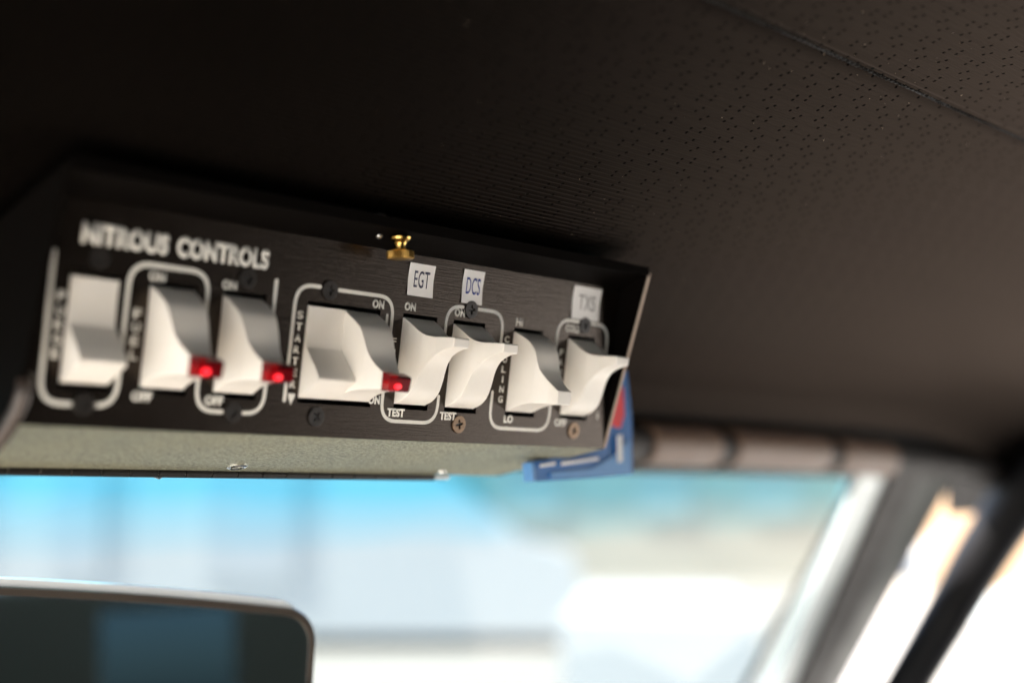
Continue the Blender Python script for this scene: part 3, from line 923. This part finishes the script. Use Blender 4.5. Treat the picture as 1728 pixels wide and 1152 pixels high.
# --- piano hinge along the underside's front edge
x = 152.0
pitch = 10.75
hx0, hx1 = 190.5, 409.0
k = 0
hz = fromw((0, 410.5, 8.2))
x = 228.7 - 4 * pitch
while x + pitch < hx1 + 1:
    bm = bmesh.new()
    x0l, x1l = x + 0.28 - ORG.x, x + pitch - 0.28 - ORG.x
    tube(bm, [L(x0l, hz.y, hz.z), L(x1l, hz.y, hz.z)], 1.45 * U, 14)
    finish('hinge_knuckle', bm, M_hinge, con, R(40), 0.12 * U, 1)
    x += pitch
bm = bmesh.new()
tube(bm, [L(228.7 - 4 * pitch - ORG.x, hz.y, hz.z), L(409 - ORG.x, hz.y, hz.z)], 0.8 * U, 10)
finish('hinge_pin', bm, M_steel, con, R(40))
bm = bmesh.new()
q0 = fromw((0, 411, 9.6)); q1 = fromw((0, 424, 6.8))
prism(bm, [(hz.y - 1.2, hz.z), (hz.y - 1.2, hz.z - 1), (hz.y - 2.5, hz.z - 9), (hz.y - 2.0, hz.z - 9)], 228.7 - 4 * pitch - ORG.x, 409 - ORG.x, lambda a, u, v: L(a, u, v))
finish('hinge_leaf', bm, M_steel, con)
# ring and screws on the underside
def under_pt(px, py):
    """photo point on the underside plate, in console coordinates"""
    p0 = Vector((0, ORG.y, 0)); a = Rw @ Vector((0, -26.7, -0.1)) + ORG; b = Rw @ Vector((0, hl.y, hl.z)) + ORG
    s_ = (b.z - a.z) / (b.y - a.y); rr = ray(px, py); k_ = (a.z - s_ * a.y) / (rr.z - s_ * rr.y)
    return fromw(rr * k_)
un = Vector((0, -(hl.z + 0.1), (hl.y + 26.7))).normalized()
if un.y > 0: un = -un
def underM(px, py, lift=0.0):
    p = under_pt(px, py)
    return Matrix.Translation(L(*(p + un * lift))) @ un.to_track_quat('Z', 'Y').to_matrix().to_4x4()
bm = bmesh.new()
lathe(bm, [(2.3 * U, 0), (2.3 * U, 0.7 * U), (2.9 * U, 1.0 * U), (3.6 * U, 0.6 * U), (3.6 * U, 0)], underM(400, 785, 0.0), 32)
finish('washer', bm, M_chrome, con, R(40))
bm = bmesh.new(); lathe(bm, [(0, 0), (1.6 * U, 0), (1.3 * U, 0.9 * U), (0, 1.2 * U)], underM(746, 795, 0), 20); finish('rivet', bm, M_steel, con, R(40))
for px in (268, 635):
    p = fromw(at(px, 800, 414))
    bm = bmesh.new(); lathe(bm, [(0, 0), (1.7 * U, 0), (1.6 * U, 1.0 * U), (0, 1.7 * U)], Matrix.Translation(L(*p)) @ un.to_track_quat('Z', 'Y').to_matrix().to_4x4(), 20)
    finish('rivet', bm, M_steel, con, R(40))

# cable lying against the console's left cheek
P0 = [at(12, 560, 378), at(36, 610, 362), at(42, 645, 350), at(30, 690, 352), at(0, 740, 360), at(-60, 800, 372)]
bm = bmesh.new(); tube(bm, [W(p) for p in spline(P0, 8)], 2.2 * U, 14)
cb = finish('cable', bm, M_cable, None, R(40))
tag(cb, 'dark brown cable hanging beside the left end of the switch console', 'cable')

# --- paper stickers on the panel
def sticker(word_, x0, x1, y0, y1, label, rot=0.0, tx=0.28, ty=(0.24, 0.80), ink=M_ink):
    cxm, cym = (x0 + x1) / 2, (y0 + y1) / 2
    root = tag(empty('label_sticker', mat=Mc @ Matrix.Translation(L(cxm, cym, 0)) @ Matrix.Rotation(rot, 4, 'Z')), label, 'label', 'paper label stickers on the panel')
    w_, h_ = (x1 - x0) / 2, (y1 - y0) / 2
    bm = bmesh.new(); g = []
    for i in range(9):
        row = []
        for j in range(9):
            X_, Y_ = -w_ + 2 * w_ * i / 8, -h_ + 2 * h_ * j / 8
            curl = 0.16 + 0.35 * (abs(i - 4) / 4) ** 3 * (abs(j - 4) / 4) ** 2 + 0.05 * math.sin(i * 0.9 + j)
            row.append(bm.verts.new(L(X_, Y_, curl)))
        g.append(row)
    for i in range(8):
        for j in range(8): bm.faces.new((g[i][j], g[i + 1][j], g[i + 1][j + 1], g[i][j + 1]))
    ext = bmesh.ops.extrude_face_region(bm, geom=bm.faces[:])
    for q_ in ext['geom']:
        if isinstance(q_, bmesh.types.BMVert): q_.co.z -= 0.12 * U
    finish('paper', bm, M_paper, root, R(40))
    text(word_, -w_ + 2 * w_ * tx, w_ - 2 * w_ * tx * 0.8, -h_ + 2 * h_ * ty[0], -h_ + 2 * h_ * ty[1], ink, 0.004, 0.245, 0.03, 'lettering', root)
sticker('EGT', 40.8, 52.6, 22.2, 33.2, 'square white paper label reading EGT beside the brass thumb screw', 0.0, 0.22, (0.26, 0.78))
sticker('DCS', 66.6, 76.8, 22.2, 34.0, 'narrow white paper label reading DCS, second of the three', 0.0, 0.18, (0.28, 0.78), simple('blue_ink', (0.03, 0.06, 0.30), 0.5))
sticker('TXS', 125.9, 142.1, 22.3, 34.8, 'blurred white paper label at the right end of the panel', 0.0, 0.22, (0.28, 0.76), simple('faded_grey_ink', (0.30, 0.30, 0.31), 0.5))

# --- blue L-shaped printed tag behind the console's right end
YB = 372
o3 = at(1050, 790, YB)
tagroot = tag(empty('hanging_tag', W(o3)), 'blue L-shaped printed plastic tag hanging at the right end of the console', 'tag')
def bt(px, py, dy=0.0): return W(at(px, py, YB + dy)) - W(o3)
def plate(name, pts, mat, dy, th, bev=0.0005):
    bm = bmesh.new()
    a = [bm.verts.new(bt(x_, y_, dy)) for x_, y_ in pts]
    b = [bm.verts.new(bt(x_, y_, dy) + Vector((0.2, 1, 0)) * th * U) for x_, y_ in pts]
    n_ = len(pts)
    bm.faces.new(a); bm.faces.new(b[::-1])
    for i in range(n_): bm.faces.new((a[i], b[i], b[(i + 1) % n_], a[(i + 1) % n_]))
    return finish(name, bm, mat, tagroot, R(30), bev, 2)
plate('card', [(900, 778), (985, 766), (1010, 752), (1022, 705), (1040, 645), (1058, 625), (1066, 700), (1068, 800), (1000, 806), (905, 812)], M_blue, 0, 5)
plate('end_cap', [(897, 781), (901, 780), (905, 811), (900, 812)], M_blue2, -1, 6, 0.0003)
plate('pale_panel', [(930, 797), (1000, 790), (1036, 768), (1062, 742), (1065, 798), (1000, 803), (931, 807)], M_blue2, -0.8, 0.6, 0)
plate('red_stripe', [(1036, 668), (1052, 652), (1054, 700), (1047, 722), (1034, 719)], M_red, -0.8, 0.6, 0)
for pts in ([(912, 783), (938, 779), (938, 784), (912, 788)], [(948, 779), (1010, 771), (1011, 776), (948, 785)], [(1042, 735), (1050, 733), (1051, 778), (1043, 780)]):
    plate('printed_text', pts, M_white, -1.7, 0.5, 0)

# --- rear-view mirror below the windscreen header
MY = 492
mr = tag(empty('rear_view_mirror', W(at(262, 1080, MY))), 'rear-view mirror with rounded corners at the lower left in front of the windscreen', 'mirror')
mo = W(at(262, 1080, MY))
A_, B_ = at(0, 988, MY), at(505, 1016, MY - 34)
xa = (B_ - A_).normalized(); na = Vector((-0.10, -0.98, 0.06)); na = (na - xa * na.dot(xa)).normalized(); ya = na.cross(xa) * -1
if ya.z < 0: ya = -ya
wid = 205.0; hei = 66.0
ctr = B_ - xa * (wid / 2) - ya * (hei / 2) + xa * 8
def mp(u, v, w_): return W(ctr + xa * u + ya * v + na * w_) - mo
def rrect(w_, h_, r_, n_=8, bow=3.0):
    out = []
    for cx_, cy_, a0 in ((w_ / 2 - r_, h_ / 2 - r_, 0), (-w_ / 2 + r_, h_ / 2 - r_, 90), (-w_ / 2 + r_, -h_ / 2 + r_, 180), (w_ / 2 - r_, -h_ / 2 + r_, 270)):
        for k_ in range(n_ + 1):
            a_ = R(a0 + 90 * k_ / n_); out.append((cx_ + r_ * math.cos(a_), cy_ + r_ * math.sin(a_)))
    res = []
    for i in range(len(out)):
        p, q_ = Vector(out[i]), Vector(out[(i + 1) % len(out)])
        m_ = 10 if (q_ - p).length > 20 else 1
        for k_ in range(m_):
            z_ = p.lerp(q_, k_ / m_); sgn = 1 if z_.y > 0 else -1
            res.append((z_.x, z_.y - sgn * bow * (2 * z_.x / w_) ** 2))
    return res
def loft(name, secs, mat, capa=True, capb=True, sm_=R(50)):
    bm = bmesh.new(); rs = [[bm.verts.new(mp(u, v, w_)) for u, v in pr] for pr, w_ in secs]
    n_ = len(rs[0])
    for a, b in zip(rs, rs[1:]):
        for i in range(n_): bm.faces.new((a[i], a[(i + 1) % n_], b[(i + 1) % n_], b[i]))
    if capa: bm.faces.new(rs[0][::-1])
    if capb: bm.faces.new(rs[-1])
    return finish(name, bm, mat, mr, sm_)
loft('shell', [(rrect(wid * 0.8, hei * 0.55, 10), -20), (rrect(wid * 0.97, hei * 0.95, 12), -12), (rrect(wid - 9, hei + 7, 13), -3), (rrect(wid - 9, hei + 6, 13), 0)], M_shellw)
loft('bezel', [(rrect(wid, hei, 12), 0.05), (rrect(wid - 1, hei - 1, 12), 1.4), (rrect(wid - 6, hei - 6, 10), 1.4), (rrect(wid - 6.5, hei - 6.5, 10), 0.3)], M_bezel, True, False)
loft('mirror_glass', [(rrect(wid - 6.3, hei - 6.3, 10), 0.25), (rrect(wid - 6.3, hei - 6.3, 10), 0.7)], M_mirror)
bm = bmesh.new(); tube(bm, [mp(-80, 20, -16), mp(-80, 42, -22), mp(-78, 62, -18)], 5 * U, 14); finish('mount_arm', bm, M_chrome, mr, R(40))
